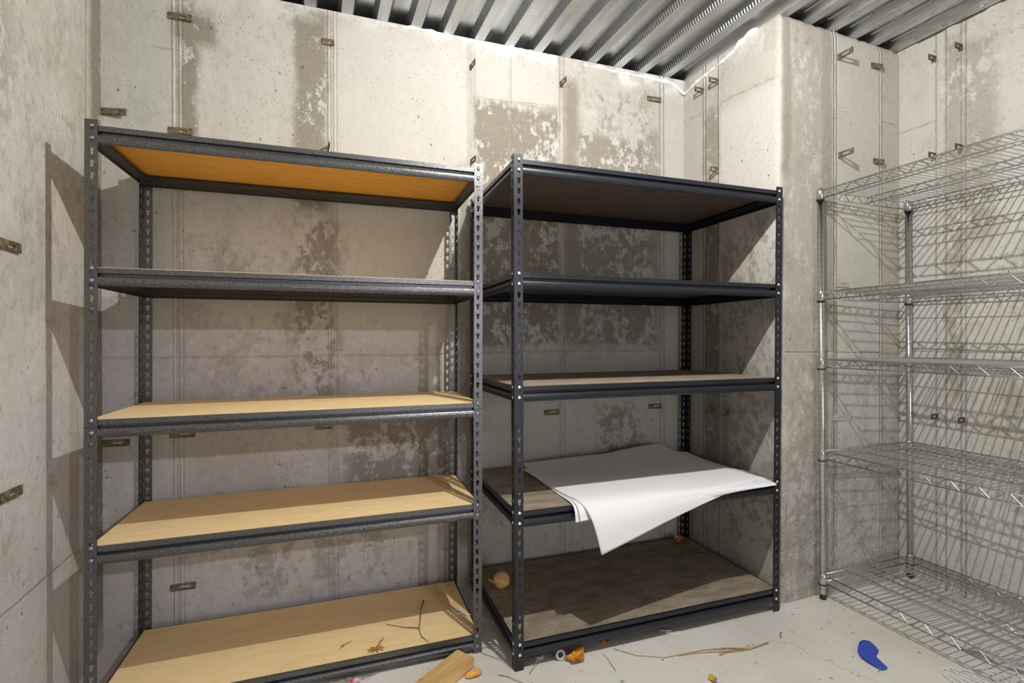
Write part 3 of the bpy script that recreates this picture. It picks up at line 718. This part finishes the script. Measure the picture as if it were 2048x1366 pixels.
# dry stalks, twigs
m_straw = simple('dry_straw', (.52, .37, .18), .7, 0, (.38, .25, .11), 60, .0005)
m_twig = simple('dark_twig', (.10, .085, .06), .8, 0, (.17, .14, .10), 60, .0005)
m_grass = simple('grey_green_grass', (.30, .29, .20), .8, 0, (.40, .37, .27), 60, .0005)
def twig(name, m, paths, label, cat, rad=.0015):
    bm = bmesh.new()
    for P in paths:
        rr = [rad*(1-.6*i/(len(P)-1)) for i in range(len(P))]; tube(bm, P, rad, 6, rr)
    return tag(newobj(name, bm, m, smooth=True), label, cat)
Z0 = .0022
twig('dry_stalk', m_straw, [
    [(1.625, 1.419, .004), (1.575, 1.417, .006), (1.53, 1.415, .005), (1.48, 1.424, .004), (1.42, 1.434, Z0), (1.40, 1.437, Z0)],
    [(1.53, 1.415, .005), (1.45, 1.452, .005), (1.36, 1.478, Z0), (1.28, 1.487, Z0), (1.20, 1.495, Z0), (1.11, 1.545, Z0), (1.053, 1.612, Z0)],
    [(1.50, 1.418, .005), (1.42, 1.444, .004), (1.34, 1.47, Z0), (1.25, 1.485, Z0)], [(1.42, 1.434, .003), (1.405, 1.428, Z0), (1.395, 1.432, Z0)]],
    'long thin dry straw stalk lying on the floor in front of the black unit', 'stalk', .0026)
Zb = .0680
twig('dark_twig', m_twig, [
    [(.433, 2.10, Zb+.003), (.405, 2.02, Zb+.010), (.388, 1.95, Zb+.006), (.374, 1.90, Zb+.003), (.372, 1.85, Zb+.002), (.39, 1.80, Zb+.002)],
    [(.374, 1.905, Zb+.003), (.32, 1.93, Zb+.004), (.262, 1.978, Zb+.002)]], 'dark forked twig lying on the bottom board of the grey unit', 'twig', .0022)
twig('dried_roots', simple('rusty_roots', (.42, .20, .05), .7), [[(.206+.03*math.cos(a)*q, 1.832+.022*math.sin(a)*q, Zb+.002+.004*(1-q)) for q in (0, .5, 1)] for a in [k*.7 for k in range(9)]] +
    [[(.21, 1.835, Zb+.004), (.225, 1.865, Zb+.008), (.24, 1.885, Zb+.006)]], 'rust brown dried root tuft on the grey unit bottom board, near its front edge', 'roots', .0028)
twig('dried_roots', simple('rusty_roots_small', (.42, .24, .09), .7), [[(.09, 1.90, Zb+.001), (.11, 1.905, Zb+.003), (.13, 1.92, Zb+.002)], [(.10, 1.895, Zb+.001), (.085, 1.885, Zb+.001)]], 'tiny brown root scrap left of the larger tuft on the grey unit bottom board', 'roots', .002)
twig('straw_piece', m_grass, [[(.56, 1.80, Z0), (.585, 1.77, .004), (.64, 1.70, .004), (.655, 1.655, Z0)], [(.565, 1.795, .004), (.61, 1.80, .006), (.65, 1.81, .004)], [(.612, 1.80, .003), (.63, 1.775, Z0)]], 'bent grey grass blade on the floor between the grey and black unit posts', 'grass', .0016)
twig('straw_piece', m_grass, [[(.605, 1.632, Z0), (.625, 1.615, .003), (.645, 1.585, .004), (.668, 1.56, Z0)]], 'dark curved grass blade on the floor right of the orange leaf', 'grass', .0018)
twig('straw_piece', m_grass, [[(.700, 1.60, Z0), (.745, 1.63, .02), (.79, 1.66, .03)]], 'pale grass blade leaning on the black unit bottom beam near its left post', 'grass', .0014)
twig('straw_piece', m_grass, [[(.655, 1.68, .075), (.64, 1.66, .06), (.61, 1.635, .05)]] if False else [[(.99, 1.50, Z0), (1.0, 1.56, .004), (1.0, 1.60, Z0)]], 'short pale grass blade on the floor below the dark orange peel', 'grass', .0012)
twig('straw_tuft', m_grass, [[(-.02+.02*k, 1.78+.01*(k % 3), Z0), (.06+.03*k, 1.79+.012*(k % 4), .006), (.12+.02*k, 1.80+.014*(k % 2), Z0)] for k in range(7)], 'loose tuft of dry stems on the floor before the grey unit bottom beam', 'grass')
twig('bark_chip', m_twig, [[(1.700, 1.425, .003), (1.715, 1.441, .005), (1.735, 1.452, .003)]], 'dark brown bark sliver on the floor between the black unit and the wire rack', 'chip', .0028)
# pink and white bit, yellow bit
tag(leafy('pink_scrap', simple('pink_plastic', (.62, .05, .16), .4, 0, (.80, .60, .62), 30), (.10, 1.768, 0), ragged(.05, .02, seed=3, amp=.4), 5, .016, .3), 'pink and white torn scrap on the floor at the bottom edge of the picture', 'scrap')
tag(leafy('yellow_scrap', simple('yellow_bit', (.62, .42, .05), .5, 0, (.4, .22, .04), 40), (1.272, 1.335, 0), ragged(.012, .016, 16, 5, .4), 4, .014), 'small yellow dried bit on the floor at the bottom picture edge', 'scrap')
tag(leafy('grey_scrap', m_zinc, (.975, 1.425, 0), ragged(.012, .018, 16, 8, .4), 4, .010), 'small grey flake on the floor below the black unit', 'scrap')
# plastic bag and white cord under the rack
m_bag, nt, b = newmat('clear_bag', (.83, .82, .84), .22); ov = objvec(nt); bump(nt, b, fbm(nt, ov, 30, 5, .7), .012, 1)
b.inputs['Alpha'].default_value = .55
bag = leafy('plastic_bag', m_bag, (2.33, 1.00, 0), ragged(.15, .055, 36, 3, .35), 7, .040, -1.15, curl=.5); tag(bag, 'crumpled clear plastic bag on the floor under the wire rack', 'bag')
bm = bmesh.new()
pts = []
for i in range(150):
    a = i*.33; k = i/150
    pts.append((2.055 + .13*k + .035*math.cos(a)*(1+.3*math.sin(i*.11)), 1.02 - .05*k + .055*math.sin(a+.4*math.sin(i*.05)), .002+.003*((i*7) % 5)/4))
tube(bm, pts, .0021, 5); tag(newobj('white_cord', bm, m_white, smooth=True), 'loose tangle of thin white cord on the floor in front of the wire rack', 'cord')
# crumbs on the floor that nobody could count
bm = bmesh.new()
for i in range(170):
    x = random.uniform(.6, 2.2); y = random.uniform(1.15, 1.75)
    a = random.uniform(0, PI); l = random.choice([.002, .003, .003, .006, .012])
    tube(bm, [(x, y, .0008), (x+l*math.cos(a), y+l*math.sin(a), .001)], random.uniform(.0005, .0013), 4)
tag(newobj('floor_debris', bm, m_twig), 'scattered crumbs and splinters on the painted floor', 'debris', kind='stuff')
bm = bmesh.new()
for i in range(70):
    x = random.uniform(.75, 1.8); y = random.uniform(1.66, 2.1)
    tube(bm, [(x, y, .0966), (x+.002, y+.001, .0970)], random.uniform(.0006, .0014), 4)
tag(newobj('board_crumbs', bm, m_white), 'tiny pale crumbs on the bottom board of the black unit', 'crumbs', kind='stuff')
